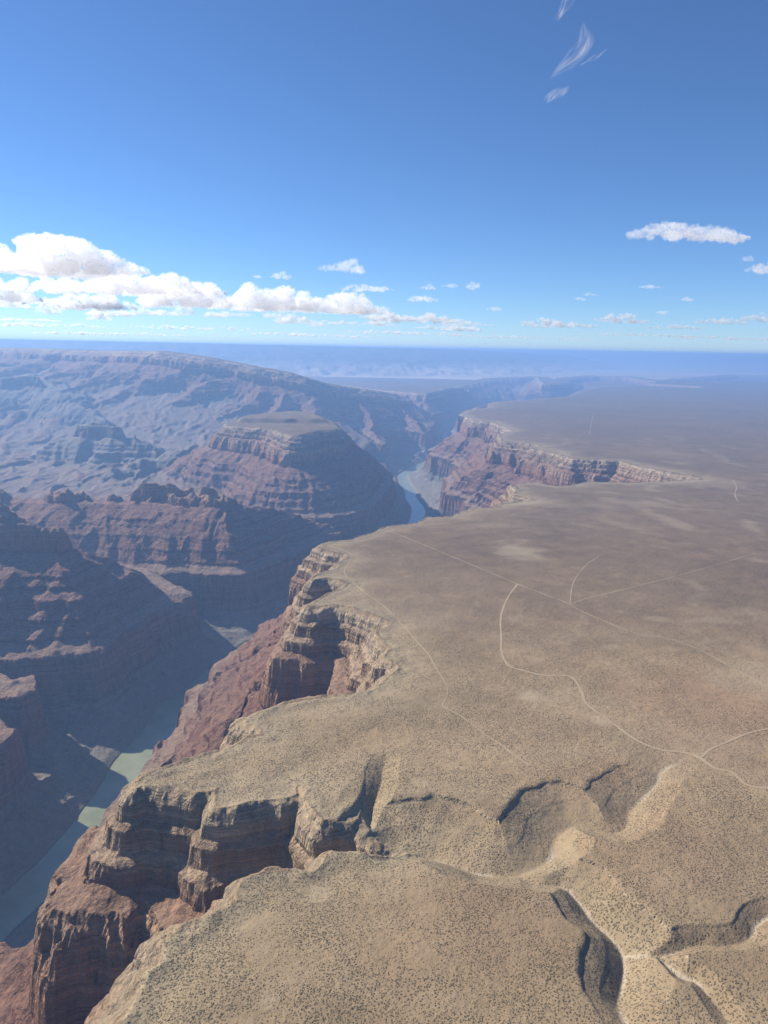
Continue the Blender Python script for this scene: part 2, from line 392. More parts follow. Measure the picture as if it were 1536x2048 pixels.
# the open plateau is nearly flat: blocks of 4 x 4 cells there become one face
KB = 4; bi, bj = (nr - 1) // KB, (nc - 1) // KB
okv = ((SDR > 45) & (CARVE < .02) & (CLS == 0)).reshape(nr, nc)
MB_ = np.ones((bi, bj), bool)
for a in range(KB + 1):
    for b in range(KB + 1):
        MB_ &= okv[a:a + bi * KB:KB, b:b + bj * KB:KB][:bi, :bj]
ii, jj = np.nonzero(MB_); r0, c0 = ii * KB, jj * KB
for a in range(1, KB):
    t = a / KB
    for dr, dc in ((0, None), (KB, None), (None, 0), (None, KB)):
        if dc is None:
            P3[r0 + dr, c0 + a] = P3[r0 + dr, c0] * (1 - t) + P3[r0 + dr, c0 + KB] * t
        else:
            P3[r0 + a, c0 + dc] = P3[r0, c0 + dc] * (1 - t) + P3[r0 + KB, c0 + dc] * t
keep = np.ones((nr - 1, nc - 1), bool)
keep[:bi * KB, :bj * KB] = ~np.repeat(np.repeat(MB_, KB, 0), KB, 1)
QB = np.stack([idx[r0, c0], idx[r0, c0 + KB], idx[r0 + KB, c0 + KB], idx[r0 + KB, c0]], -1)
Q = np.concatenate([Q[keep], QB])
print('faces', len(Q))

# bare, pale and reddish ground on the plateau, as it lies there
def patch(px, py, rx, ry):
    cx, cy = on_plateau(px, py); ex, _ = on_plateau(px + rx, py); _, ey = on_plateau(px, py - ry)
    q = np.hypot((X - cx) / (abs(ex - cx) + 1e-6), (Y - cy) / (abs(ey - cy) + 1e-6))
    return q
BARE = np.zeros(len(X)); RED = np.zeros(len(X))
n1 = .5 * fbm(X, Y, 60, 4, 101); n2 = .5 * fbm(X, Y, 300, 4, 102)
for px, py, rx, ry, a in [(1028,1102,52,18,.9),(994,1053,50,9,.4),(1057,1388,22,12,1.0),(1095,1385,45,10,.5),(1203,1440,18,12,.8),(635,1780,26,24,.6),(535,2003,22,26,.7),
        (840,1562,20,9,.7),(1243,1224,14,5,.8),(1310,1237,40,7,.6),(1340,1040,20,22,.6),(1300,1008,70,8,.5),(1420,1240,60,7,.5),(1130,1505,55,24,.35),(1510,1330,40,22,.6),
        (1470,1360,70,30,.4),(1230,925,60,10,.3),(1400,965,90,9,.5),(1050,1003,60,10,.6),(1380,1480,160,60,.35),(1225,1292,18,5,.6),(575,1975,30,10,.3),(900,1740,120,12,.2),(1340,908,60,7,.25),(1100,1800,40,30,.2)]:
    q = patch(px, py, rx * 1.05, ry * 1.05) + 1.0 * n1 + .5 * n2
    BARE = np.maximum(BARE, .8 * a * sstep(1.25, .35, q))
for px, py, rx, ry, a in [(1430,1450,170,110,.8),(1480,1420,90,60,.8),(1290,1680,160,100,.5),(1200,1560,200,60,.3),(950,1850,250,120,.35),(1350,1390,120,40,.4)]:
    q = patch(px, py, rx, ry) + .8 * n2
    RED = np.maximum(RED, a * sstep(1.2, .3, q))
nearw = np.hypot(X, Y) < 1500
ch = np.zeros(len(X)); xn, yn = X[nearw], Y[nearw]; cc = np.zeros(len(xn))
for pts, dep, w in washes[:4]:
    d, v = d_poly(xn + 3 * noise(xn / 38, yn / 38, 81), yn + 3 * noise(xn / 38, yn / 38, 82), pts, list(dep))
    cc = np.maximum(cc, sstep(2.6, 1.0, d + 1.3 * noise(xn / 14, yn / 14, 85)) * sstep(-.35, .5, noise(xn / 60, yn / 60, 86) + .5 * noise(xn / 20, yn / 20, 87)))
ch[nearw] = cc
SAND = ch
stre = ridged(X * .8 + 90 * n2, Y * .35 + 60 * n2, 260, 2, 105)
streak = np.clip(sstep(1.05, 1.5, stre) * sstep(900, 1500, Y) * sstep(0, 900, X - 60) * (1 - sstep(3500, 6000, Y)), 0, 1)
fine_l = ridged(X * .9 + 60 * n2, Y * .42 + 40 * n1, 120, 2, 107)
streak = np.maximum(streak, .7 * sstep(1.15, 1.5, fine_l) * sstep(-.1, .35, n2) * sstep(600, 1100, Y) * sstep(40, 140, SDR) * (1 - sstep(3000, 5000, Y)))
BARE = np.maximum(BARE, .5 * streak)
RIMS = np.exp(-np.maximum(SDR, 0) / (38 * (1 + n2))) * (SDR > -1)
RIMS = np.maximum(RIMS, .45 * sstep(1, 12, CARVE))

def mesh_from(name, faces, mats):
    used = np.zeros(nr * nc, bool); used[faces.ravel()] = True
    remap = np.cumsum(used) - 1
    co = P3.reshape(-1, 3)[used]
    f = remap[faces]
    me = bpy.data.meshes.new(name)
    me.vertices.add(len(co)); me.vertices.foreach_set('co', co.astype(np.float32).ravel())
    me.loops.add(f.size); me.loops.foreach_set('vertex_index', f.astype(np.int32).ravel())
    me.polygons.add(len(f)); me.polygons.foreach_set('loop_start', (np.arange(len(f)) * 4).astype(np.int32))
    nz = (NRM[:, 2][faces]).mean(1)
    me.polygons.foreach_set('use_smooth', nz > .8)
    me.update(calc_edges=True)
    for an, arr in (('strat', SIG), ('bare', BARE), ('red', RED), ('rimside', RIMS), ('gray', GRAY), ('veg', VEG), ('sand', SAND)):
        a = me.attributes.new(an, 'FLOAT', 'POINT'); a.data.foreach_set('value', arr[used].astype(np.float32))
    me.materials.append(mats)
    o = bpy.data.objects.new(name, me); col.objects.link(o)
    return o

# ------------------------------------------------------------------ materials
def new_mat(name):
    m = bpy.data.materials.new(name); m.use_nodes = True
    t = m.node_tree; t.nodes.clear()
    return m, t
class NB:
    def __init__(s, t): s.t = t
    def n(s, typ, **kw):
        nd = s.t.nodes.new(typ)
        for k, v in kw.items(): setattr(nd, k, v)
        return nd
    def l(s, a, b): s.t.links.new(a, b)
    def attr(s, name): return s.n('ShaderNodeAttribute', attribute_name=name).outputs['Fac']
    def math(s, op, a, b=None, c=None, clamp=False):
        nd = s.n('ShaderNodeMath', operation=op, use_clamp=clamp)
        for i, v in enumerate((a, b, c)):
            if v is None: continue
            if isinstance(v, (int, float)): nd.inputs[i].default_value = v
            else: s.l(v, nd.inputs[i])
        return nd.outputs[0]
    def noise(s, vec, scale, detail=3, rough=.55, dist=0.0):
        nd = s.n('ShaderNodeTexNoise'); nd.inputs['Scale'].default_value = scale
        nd.inputs['Detail'].default_value = detail; nd.inputs['Roughness'].default_value = rough; nd.inputs['Distortion'].default_value = dist
        s.l(vec, nd.inputs['Vector']); return nd.outputs['Fac']
    def scale(s, vec, v):
        nd = s.n('ShaderNodeMapping'); nd.inputs['Scale'].default_value = v; s.l(vec, nd.inputs['Vector']); return nd.outputs[0]
    def ramp(s, fac, stops, interp='LINEAR'):
        nd = s.n('ShaderNodeValToRGB'); cr = nd.color_ramp; cr.interpolation = interp
        while len(cr.elements) < len(stops): cr.elements.new(.5)
        for e, (p, c) in zip(cr.elements, stops):
            e.position = p; e.color = tuple(c) + (1,) if len(c) == 3 else c
        s.l(fac, nd.inputs[0]); return nd.outputs[0]
    def mix(s, fac, a, b, blend='MIX'):
        nd = s.n('ShaderNodeMix', data_type='RGBA', blend_type=blend)
        for i, v in ((0, fac), (6, a), (7, b)):
            if isinstance(v, (int, float)): nd.inputs[i].default_value = v
            elif isinstance(v, tuple): nd.inputs[i].default_value = v + (1,)
            else: s.l(v, nd.inputs[i])
        return nd.outputs[2]
    def maprange(s, v, a, b, c=0.0, d=1.0):
        nd = s.n('ShaderNodeMapRange'); nd.interpolation_type = 'SMOOTHSTEP'
        for i, q in ((1, a), (2, b), (3, c), (4, d)): nd.inputs[i].default_value = q
        s.l(v, nd.inputs[0]); return nd.outputs[0]
    def out(s, col, rough=.95, bump=None, strength=1.0, dist=1.0):
        b = s.n('ShaderNodeBsdfPrincipled'); b.inputs['Roughness'].default_value = rough
        b.inputs['Specular IOR Level'].default_value = .15
        s.l(col, b.inputs['Base Color'])
        if bump is not None:
            bp = s.n('ShaderNodeBump'); bp.inputs['Strength'].default_value = strength; bp.inputs['Distance'].default_value = dist
            s.l(bump, bp.inputs['Height']); s.l(bp.outputs[0], b.inputs['Normal'])
        o = s.n('ShaderNodeOutputMaterial'); s.l(b.outputs[0], o.inputs[0])

def rock_nodes(B, pos):
    """layered rock: colour follows the stratum, faces and slopes differ by steepness"""
    strat = B.attr('strat')
    wob = B.noise(pos, .006, 3)
    wob2 = B.noise(pos, .03, 3)
    q = B.math('ADD', strat, B.math('MULTIPLY', B.math('SUBTRACT', wob, .5), 26))
    q = B.math('ADD', q, B.math('MULTIPLY', B.math('SUBTRACT', wob2, .5), 8))
    f = B.math('DIVIDE', q, 620.0, clamp=True)
    K = lambda h: max(0, min(1, h / 620.0))
    colr = B.ramp(f, [(K(0), (.17,.15,.115)), (K(60), (.20,.17,.13)), (K(84), (.25,.18,.135)), (K(110), (.24,.14,.10)), (K(160), (.27,.15,.105)), (K(200), (.24,.14,.10)), (K(216), (.23,.165,.12)),
        (K(236), (.20,.105,.075)), (K(262), (.25,.15,.105)), (K(275), (.17,.085,.06)), (K(310), (.23,.125,.088)), (K(335), (.165,.08,.058)), (K(370), (.20,.10,.07)), (K(425), (.185,.085,.06)),
        (K(440), (.29,.155,.092)), (K(480), (.35,.21,.135)), (K(505), (.39,.265,.18)), (K(522), (.27,.16,.105)), (K(548), (.43,.325,.22)), (K(562), (.32,.225,.145)), (K(580), (.47,.38,.265)), (K(600), (.41,.335,.23))])
    # thin beds
    sepz = B.n('ShaderNodeSeparateXYZ'); B.l(pos, sepz.inputs[0])
    zz = B.math('ADD', sepz.outputs[2], B.math('MULTIPLY', wob2, 5))
    bedv = B.n('ShaderNodeCombineXYZ'); B.l(zz, bedv.inputs[2])
    bx = B.math('MULTIPLY', sepz.outputs[0], .012); by = B.math('MULTIPLY', sepz.outputs[1], .012)
    B.l(bx, bedv.inputs[0]); B.l(by, bedv.inputs[1])
    beds = B.noise(bedv.outputs[0], .14, 5, .72)
    thin = B.maprange(B.noise(B.scale(bedv.outputs[0], (.6, .6, 1)), .42, 2, .6), .42, .56)
    geo = B.n('ShaderNodeNewGeometry')
    sn = B.n('ShaderNodeSeparateXYZ'); B.l(geo.outputs['Normal'], sn.inputs[0])
    flat = B.maprange(sn.outputs[2], .55, .86)
    vert = B.scale(pos, (.075, .075, .012))
    streaks = B.noise(vert, 1.0, 5, .62, .4)
    colr = B.mix(.75, colr, B.ramp(beds, [(.28, (.42,.40,.40)), (.5, (.95,.95,.95)), (.72, (1.35,1.3,1.22))]), 'MULTIPLY')
    colr = B.mix(.35, colr, B.ramp(thin, [(0, (.6,.58,.57)), (1, (1.18,1.16,1.13))]), 'MULTIPLY')
    vs_ = B.mix(.6, colr, B.ramp(streaks, [(.3, (.45,.43,.43)), (.52, (1,1,1)), (.72, (1.4,1.3,1.18))]), 'MULTIPLY')
    # debris on the slopes
    deb = B.noise(pos, .09, 6, .7)
    slope_c = B.mix(.42, colr, (.20,.14,.10))
    slope_c = B.mix(.7, slope_c, B.ramp(deb, [(.3, (.42,.42,.40)), (.5, (1,1,1)), (.7, (1.5,1.46,1.36))]), 'MULTIPLY')
    c = B.mix(flat, vs_, slope_c)
    c = B.mix(1.0, c, (1.22, 1.2, 1.17), 'MULTIPLY')
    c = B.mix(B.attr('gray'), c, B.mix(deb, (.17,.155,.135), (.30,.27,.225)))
    cr = B.n('ShaderNodeTexVoronoi', feature='DISTANCE_TO_EDGE'); cr.inputs['Scale'].default_value = 1.0
    B.l(B.scale(pos, (.11, .11, .05)), cr.inputs['Vector'])
    crack = B.maprange(cr.outputs['Distance'], 0, .16)
    fine = B.noise(pos, .5, 6, .7)
    h = B.math('ADD', B.math('MULTIPLY', beds, 11.0), B.math('MULTIPLY', streaks, 12.0))
    h = B.math('ADD', h, B.math('MULTIPLY', crack, 2.0))
    h = B.math('ADD', h, B.math('MULTIPLY', thin, 1.6))
    h = B.math('MULTIPLY', h, B.math('SUBTRACT', 1.0, B.math('MULTIPLY', flat, .8)))
    h = B.math('ADD', h, B.math('ADD', B.math('MULTIPLY', B.noise(pos, .12, 6, .7), 6.0), B.math('MULTIPLY', fine, 1.0)))
    return c, h

def ground_nodes(B, pos):
    """plateau soil with scrub too small to pick apart"""
    big = B.noise(pos, .0016, 5, .6); mid = B.noise(pos, .012, 5, .6); fine = B.noise(pos, .16, 4, .6)
    soil = B.ramp(mid, [(.3, (.23,.168,.10)), (.5, (.275,.202,.122)), (.72, (.325,.245,.152))])
    soil = B.mix(B.attr('veg'), soil, B.mix(mid, (.115,.081,.05), (.235,.168,.104)))
    soil = B.mix(B.attr('red'), soil, (.27,.18,.11))
    soil = B.mix(B.attr('rimside'), soil, B.mix(mid, (.25,.20,.125), (.335,.27,.175)))
    soil = B.mix(.5, soil, B.ramp(big, [(.35, (.74,.74,.76)), (.5, (1,1,1)), (.68, (1.22,1.18,1.1))]), 'MULTIPLY')
    v = B.n('ShaderNodeTexVoronoi'); v.inputs['Scale'].default_value = .5; v.inputs['Randomness'].default_value = 1
    B.l(pos, v.inputs['Vector'])
    dots = B.maprange(v.outputs['Distance'], .30, .42, 1, 0)
    dens = B.maprange(B.noise(pos, .02, 4, .65), .36, .56)
    scrub = B.math('MULTIPLY', dots, dens)
    cd = B.n('ShaderNodeCombineXYZ')
    scrub = B.math('MULTIPLY', scrub, B.math('SUBTRACT', 1.0, B.attr('bare')))
    scrub = B.math('MULTIPLY', scrub, B.maprange(fine, .35, .6, .55, 1))
    sc_c = B.mix(B.math('MULTIPLY', scrub, .75), soil, (.075,.07,.045))
    c = B.mix(B.math('MULTIPLY', B.attr('bare'), .8), sc_c, B.mix(mid, (.30,.24,.16), (.38,.31,.21)))
    c = B.mix(B.attr('sand'), c, B.mix(fine, (.33,.27,.19), (.44,.37,.27)))
    h = B.math('ADD', B.math('MULTIPLY', scrub, .7), B.math('MULTIPLY', fine, .6))
    h = B.math('ADD', h, B.math('MULTIPLY', mid, 5))
    return c, h

def terrain_material(name, mode):
    m, t = new_mat(name); B = NB(t)
    g = B.n('ShaderNodeNewGeometry'); pos = g.outputs['Position']
    if mode == 'far':
        big = B.noise(B.scale(pos, (1, 2.2, 1)), .00022, 5, .62)
        c = B.ramp(big, [(.30, (.36,.30,.235)), (.42, (.44,.365,.285)), (.50, (.54,.45,.35)), (.66, (.60,.50,.40))])
        sp = B.n('ShaderNodeSeparateXYZ'); B.l(pos, sp.inputs[0])
        hi = B.maprange(B.math('ADD', sp.outputs[2], B.math('MULTIPLY', big, 300)), 620, 900)
        c = B.mix(hi, c, B.mix(big, (.07,.08,.065), (.14,.13,.10)))
        B.out(c, .95, B.noise(pos, .004, 5), .6, 60)
        return m
    rc, rh = rock_nodes(B, pos)
    gc, gh = ground_nodes(B, pos)
    strat = B.attr('strat')
    sn = B.n('ShaderNodeSeparateXYZ'); B.l(g.outputs['Normal'], sn.inputs[0])
    top = B.maprange(B.math('ADD', strat, B.math('MULTIPLY', B.noise(pos, .05, 3), 10)), 592, 604)
    top = B.math('MULTIPLY', top, B.maprange(sn.outputs[2], .62, .80))
    c = B.mix(top, rc, gc)
    h = B.math('ADD', B.math('MULTIPLY', rh, B.math('SUBTRACT', 1.0, top)), B.math('MULTIPLY', gh, top))
    B.out(c, .95, h, 1.0, 1.35)
    return m
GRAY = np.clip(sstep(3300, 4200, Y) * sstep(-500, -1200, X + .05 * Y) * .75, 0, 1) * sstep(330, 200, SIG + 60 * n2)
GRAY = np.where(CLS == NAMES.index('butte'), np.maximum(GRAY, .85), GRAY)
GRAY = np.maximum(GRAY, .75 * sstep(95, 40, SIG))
VEG = np.clip(sstep(750, 1700, Y + 250 * n2 + .25 * X) * (1 - .75 * RIMS), 0, 1)
M_TER = terrain_material('layered_rock_and_scrub', 'near')
M_FAR = terrain_material('far_country', 'far')

face_cls = CLS[Q[:, 0]]
face_cls = np.where((face_cls == NAMES.index('plateau_g')) & (np.hypot(X, Y)[Q[:, 0]] > 16000) & (SDG[Q[:, 0]] > 300), NAMES.index('upland'), face_cls)
FAR_R = 15000
info = {
 'plateau': ('plateau', 'broad tan scrub plateau right of the gorge, cut by winding washes', 'plateau'),
 'canyon_wall': ('canyon_wall', 'layered cliff and red ledge wall dropping from the tan plateau rim', 'cliff'),
 'canyon_floor': ('canyon_floor', 'grey dissected basin and talus along the river', 'canyon floor'),
 'ridge_a': ('ridge', 'dark shadowed ridge above the river ending in a red cliff point', 'ridge'),
 'ridge_a2': ('spur', 'shadowed rocky spur beside the pale green bend of the river', 'spur'),  # mesh also holds the added off-frame crest that shades the river
 'ridge_b': ('bench_ridge', 'flat red bench ridge topped by blocky pale outcrops', 'ridge'),
 'mesa': ('mesa', 'flat topped mesa with a cliff band standing over the far river bend', 'mesa'),
 'butte': ('butte', 'low grey butte with fluted slopes in the hazy basin', 'butte'),
 'ridge_e': ('escarpment', 'long hazy blue escarpment with spurs behind the mesa', 'escarpment'),
 'plateau_g': ('far_plateau', 'far plateau across the gorge with pale cliff edges', 'plateau'),
 'platform': ('cliff_bench', 'sheer red cliff and grey talus apron across the river from the plateau', 'cliff'),
 'upland': ('horizon_upland', 'blue upland and pale plain along the horizon', 'upland')}
GROUND = {}
for i, n in enumerate(NAMES):
    f = Q[face_cls == i]
    if not len(f): continue
    nm, lab, cat = info[n]
    o = mesh_from(nm, f, M_FAR if n == 'upland' else M_TER)
    o['kind'] = 'structure'; o['label'] = lab; o['category'] = cat
    GROUND[n] = o

# ------------------------------------------------------------------ river
def strip(name, pts, half, z, mat, nsub=6, zfun=None):
    pts = np.array(pts, float); n = len(pts)
    tan = np.gradient(pts, axis=0); tan /= np.linalg.norm(tan, axis=1, keepdims=True) + 1e-9
    nor = np.stack([-tan[:, 1], tan[:, 0]], 1)
    us = np.linspace(-1, 1, nsub + 1)
    half = np.broadcast_to(np.asarray(half, float), (n,))
    V = pts[:, None, :] + nor[:, None, :] * us[None, :, None] * half[:, None, None]
    V = V.reshape(-1, 2)
    zz = np.full(len(V), z) if zfun is None else zfun(V[:, 0], V[:, 1])
    co = np.column_stack([V, zz])
    k = nsub + 1; ii = np.arange(n - 1)[:, None] * k + np.arange(nsub)[None, :]
    fc = np.stack([ii, ii + k, ii + k + 1, ii + 1], -1).reshape(-1, 4)
    me = bpy.data.meshes.new(name); me.from_pydata(co.tolist(), [], fc.tolist()); me.update()
    me.polygons.foreach_set('use_smooth', [True] * len(me.polygons)); me.materials.append(mat)
    o = bpy.data.objects.new(name, me); col.objects.link(o); return o
m, t = new_mat('silty_river_water'); B = NB(t)
g = B.n('ShaderNodeNewGeometry'); pos = g.outputs['Position']
wn = B.noise(pos, .012, 4, .6)
wc = B.ramp(wn, [(.3, (.20,.215,.125)), (.6, (.27,.285,.18))])
fo = B.maprange(B.noise(pos, .035, 5, .7, .6), .66, .74)
wc = B.mix(B.math('MULTIPLY', fo, .5), wc, (.6,.62,.55))
b = B.n('ShaderNodeBsdfPrincipled'); b.inputs['Roughness'].default_value = .22
B.l(wc, b.inputs['Base Color'])
bp = B.n('ShaderNodeBump'); bp.inputs['Strength'].default_value = .35; bp.inputs['Distance'].default_value = .5
B.l(B.noise(pos, .25, 4, .6), bp.inputs['Height']); B.l(bp.outputs[0], b.inputs['Normal'])
o_ = B.n('ShaderNodeOutputMaterial'); B.l(b.outputs[0], o_.inputs[0])
rv = strip('river', chaikin(river_s, 2), 62, 0.0, m, 4)
rv['kind'] = 'structure'; rv['label'] = 'pale green silty river winding along the canyon bottom'; rv['category'] = 'river'

# ------------------------------------------------------------------ haze
def box_mesh(name, a, b_):
    v = [(x, y, z) for x in (a[0], b_[0]) for y in (a[1], b_[1]) for z in (a[2], b_[2])]
    f = [(0,1,3,2),(4,6,7,5),(0,4,5,1),(2,3,7,6),(0,2,6,4),(1,5,7,3)]
    me = bpy.data.meshes.new(name); me.from_pydata(v, [], f); me.update()
    o = bpy.data.objects.new(name, me); col.objects.link(o); return o
hz = box_mesh('haze', (-66000, -26000, float(Z.min()) - 40), (66000, 66000, float(max(Z.max(), CAM_Z)) + 15))
m, t = new_mat('haze_air')
pv = t.nodes.new('ShaderNodeVolumePrincipled'); pv.inputs['Density'].default_value = 8.4e-5
pv.inputs['Color'].default_value = (.31, .545, .97, 1); pv.inputs['Anisotropy'].default_value = .3
om = t.nodes.new('ShaderNodeOutputMaterial'); t.links.new(pv.outputs[0], om.inputs['Volume'])
hz.data.materials.append(m); hz['kind'] = 'stuff'; hz['label'] = 'pale blue haze filling the air over the canyon'

# ------------------------------------------------------------------ dirt tracks, draped on the plateau
m, t = new_mat('packed_dirt'); B = NB(t)
g = B.n('ShaderNodeNewGeometry'); pos = g.outputs['Position']
B.out(B.mix(B.noise(pos, .08, 4), (.285,.22,.142), (.39,.305,.20)), .95, B.noise(pos, .4, 4), .5, .3)
M_DIRT = m
def densify(pts, step):
    out = []
    for a, b in zip(pts[:-1], pts[1:]):
        n = max(1, int(math.hypot(b[0]-a[0], b[1]-a[1]) / step))
        out += [(a[0] + (b[0]-a[0]) * i / n, a[1] + (b[1]-a[1]) * i / n) for i in range(n)]
    return out + [pts[-1]]
def ground_z(x, y): return terrain(np.asarray(x, np.float32), np.asarray(y, np.float32))[0]
tracks = [
 ('straight pale fence line track crossing the plateau from the gorge rim', 2.6, [(772,1058),(868,1099),(960,1137),(1035,1169),(1085,1188),(1140,1208),(1151,1217),(1216,1245),(1281,1271),(1329,1273),(1396,1295),(1433,1317),(1520,1364),(1580,1392)]),
 ('pale dirt road bending down the middle of the plateau to the junction', 4.6, [(1035,1169),(1018,1190),(1007,1212),(1000,1238),(1003,1273),(1002,1299),(1009,1321),(1022,1334),(1051,1340),(1085,1350),(1125,1348),(1148,1353),(1164,1382),(1170,1406),(1216,1436),(1246,1460),(1277,1482),(1320,1498),(1375,1502),(1403,1515),(1428,1537),(1463,1540),(1483,1562),(1503,1575),(1560,1575)]),
 ('short dirt spur leaving the road junction above the washes', 3.4, [(1403,1513),(1418,1497),(1448,1485),(1500,1462),(1570,1450)]),
 ('thin footpath following the gorge rim above the red cliffs', 2.4, [(662,1090),(689,1098),(703,1103),(701,1119),(688,1135),(690,1150),(709,1162),(732,1187),(765,1206),(791,1230),(808,1250),(830,1277),(857,1305),(873,1336),(896,1371),(894,1395),(880,1410),(920,1428),(947,1449),(978,1473),(1000,1486),(1030,1510),(1060,1530)]),
 ('faint track running away from the fork across the plateau', 2.2, [(1140,1208),(1142,1186),(1146,1164),(1168,1134),(1198,1114)]),
 ('faint straight line crossing the far scrub from the fork', 2.2, [(1140,1208),(1180,1195),(1242,1182),(1381,1147),(1511,1108)]),
 ('faint pale trace on the distant plateau', 5.0, [(1465,960),(1475,975),(1468,988),(1476,1003)]),
 ('thin pale line far out on the grey plateau', 5.0, [(1186,830),(1182,850),(1179,868)])]
for lab, wd, px in tracks:
    p = densify(chaikin([on_plateau(*q) for q in px], 2), 5)
    rg = np.random.RandomState(len(px)); n = len(p)
    wob = 1 + .4 * np.interp(np.arange(n), np.arange(0, n + 9, 4), rg.uniform(-1, 1, len(np.arange(0, n + 9, 4))))
    o = strip('dirt_track', p, wd / 2 * .78 * wob, 0, M_DIRT, 2, lambda x, y: ground_z(x, y) + .22)
    o['kind'] = 'structure'; o['label'] = lab; o['category'] = 'track'

# ------------------------------------------------------------------ scrub
m, t = new_mat('sagebrush'); B = NB(t)
oi = B.n('ShaderNodeObjectInfo')
gg = B.n('ShaderNodeNewGeometry')
B.out(B.mix(oi.outputs['Random'], B.mix(B.noise(gg.outputs['Position'], .35, 3), (.06,.056,.032), (.11,.10,.056)), (.16,.135,.08)), .9)
M_SHRUB = m
rs = np.random.RandomState(3)
N = 1500000
rr = np.sqrt(rs.uniform(330 ** 2, 1150 ** 2, N)); th = np.radians(rs.uniform(-37, 37, N))
keepn = rs.rand(N) < np.clip(1.45 - rr / 900, 0, 1)
sx, sy = (np.sin(th) * rr)[keepn].astype(np.float32), (np.cos(th) * rr)[keepn].astype(np.float32)
dn = fbm(sx, sy, 70, 4, 201) + .5 * fbm(sx, sy, 14, 2, 202)
kp = rs.rand(len(sx)) < np.clip(.58 + .8 * dn, .06, 1)
sx, sy = sx[kp], sy[kp]
sdq = sdf(sx, sy, rim); kp = sdq > 3
sx, sy, sdq = sx[kp], sy[kp], sdq[kp]
bare = np.zeros(len(sx))
for px, py, rx, ry in [(1028,1102,52,18),(1057,1388,22,12),(1203,1440,18,12),(635,1780,22,20),(535,2003,16,20),(840,1562,20,9)]:
    cx, cy = on_plateau(px, py); ex = on_plateau(px + rx, py)[0]; ey = on_plateau(px, py - ry)[1]
    bare = np.maximum(bare, (np.hypot((sx - cx) / abs(ex - cx), (sy - cy) / abs(ey - cy)) + .3 * noise(sx / 12, sy / 12, 9) < 1))
kp = bare < .5; sx, sy = sx[kp], sy[kp]
dw = np.full(len(sx), 1e9, np.float32)
for pts, dep, w in washes[:4]: dw = np.minimum(dw, d_poly(sx, sy, pts)[0])
kp = (dw > 6) & (rs.rand(len(sx)) < np.where(dw < 34, .45, 1))
sx, sy = sx[kp], sy[kp]
sz = ground_z(sx, sy)
size = np.exp(rs.normal(-.12, .5, len(sx))).clip(.4, 3.2) * .175
def shrub_mesh(seed):
    """low rounded bush of a few leafy clumps"""
    rg = np.random.RandomState(seed); V = []; Fc = []
    for k in range(5):
        a = rg.uniform(0, 6.28); d = rg.uniform(.2, .6) if k else 0
        c = (math.cos(a) * d, math.sin(a) * d, rg.uniform(.28, .5)); r = rg.uniform(.4, .62)
        b0 = len(V)
        ring = [(c[0] + r * math.cos(q) * rg.uniform(.75, 1.2), c[1] + r * math.sin(q) * rg.uniform(.75, 1.2), c[2] + r * h * rg.uniform(.8, 1.2)) for h in (-.45, .3) for q in np.arange(5) * 1.2566]
        V += ring + [(c[0] + rg.uniform(-.1, .1), c[1], c[2] + r * rg.uniform(.8, 1.1)), (c[0], c[1], c[2] - r * .8)]
        for i in range(5):
            j = (i + 1) % 5
            Fc += [(b0+i, b0+j, b0+5+j), (b0+i, b0+5+j, b0+5+i), (b0+5+i, b0+5+j, b0+10), (b0+j, b0+i, b0+11)]
    me = bpy.data.meshes.new('shrub'); me.from_pydata(V, [], Fc); me.materials.append(M_SHRUB); me.update(); return me
protos = [shrub_mesh(i) for i in range(6)]
# the 300 that show largest stand as bushes of their own
az = np.degrees(np.arctan2(sx, sy)); rng_ = np.hypot(sx, sy)
py_ = (sz - CAM_Z); depth = sy * CP - py_ * SP; vv = (sy * SP + py_ * CP) / depth; uu = sx / depth
infr = (np.abs(uu) < .525) & (vv > -.70)
score = np.where(infr, size / np.sqrt(sx**2 + sy**2 + py_**2), -1)
order = np.argsort(-score)
first = order[:300]
for k, i in enumerate(first):
    o = bpy.data.objects.new('shrub', protos[k % 6]); col.objects.link(o)
    o.location = (float(sx[i]), float(sy[i]), float(sz[i]) - .1); o.rotation_euler = (0, 0, rs.uniform(0, 6.28)); o.scale = (float(size[i]),) * 3
    o['label'] = 'small dark sagebrush on the tan scrub plateau'; o['category'] = 'shrub'; o['group'] = 'sagebrush dotting the near plateau'
rest = order[300:]
print('shrubs', len(sx))
me = bpy.data.meshes.new('scrub')
me.vertices.add(len(rest)); me.vertices.foreach_set('co', np.column_stack([sx[rest], sy[rest], sz[rest] - .1]).astype(np.float32).ravel())
a = me.attributes.new('size', 'FLOAT', 'POINT'); a.data.foreach_set('value', size[rest].astype(np.float32))
so_ = bpy.data.objects.new('scrub', me); col.objects.link(so_); me.materials.append(M_SHRUB)
so_['kind'] = 'stuff'; so_['label'] = 'dense dark scrub dots covering the tan plateau'; so_['category'] = 'scrub'
ng = bpy.data.node_groups.new('scatter_scrub', 'GeometryNodeTree')
ng.interface.new_socket('Geometry', in_out='INPUT', socket_type='NodeSocketGeometry'); ng.interface.new_socket('Geometry', in_out='OUTPUT', socket_type='NodeSocketGeometry')
G = lambda ty: ng.nodes.new(ty)
gi, go = G('NodeGroupInput'), G('NodeGroupOutput')
ico = G('GeometryNodeMeshIcoSphere'); ico.inputs['Subdivisions'].default_value = 2; ico.inputs['Radius'].default_value = 1.0
sp_ = G('GeometryNodeSetPosition'); nz = G('ShaderNodeTexNoise'); nz.inputs['Scale'].default_value = 2.2; nz.inputs['Detail'].default_value = 2
vm = G('ShaderNodeVectorMath'); vm.operation = 'SUBTRACT'; vm.inputs[1].default_value = (.5, .5, .5)
vm2 = G('ShaderNodeVectorMath'); vm2.operation = 'MULTIPLY'; vm2.inputs[1].default_value = (1.5, 1.5, 1.0)
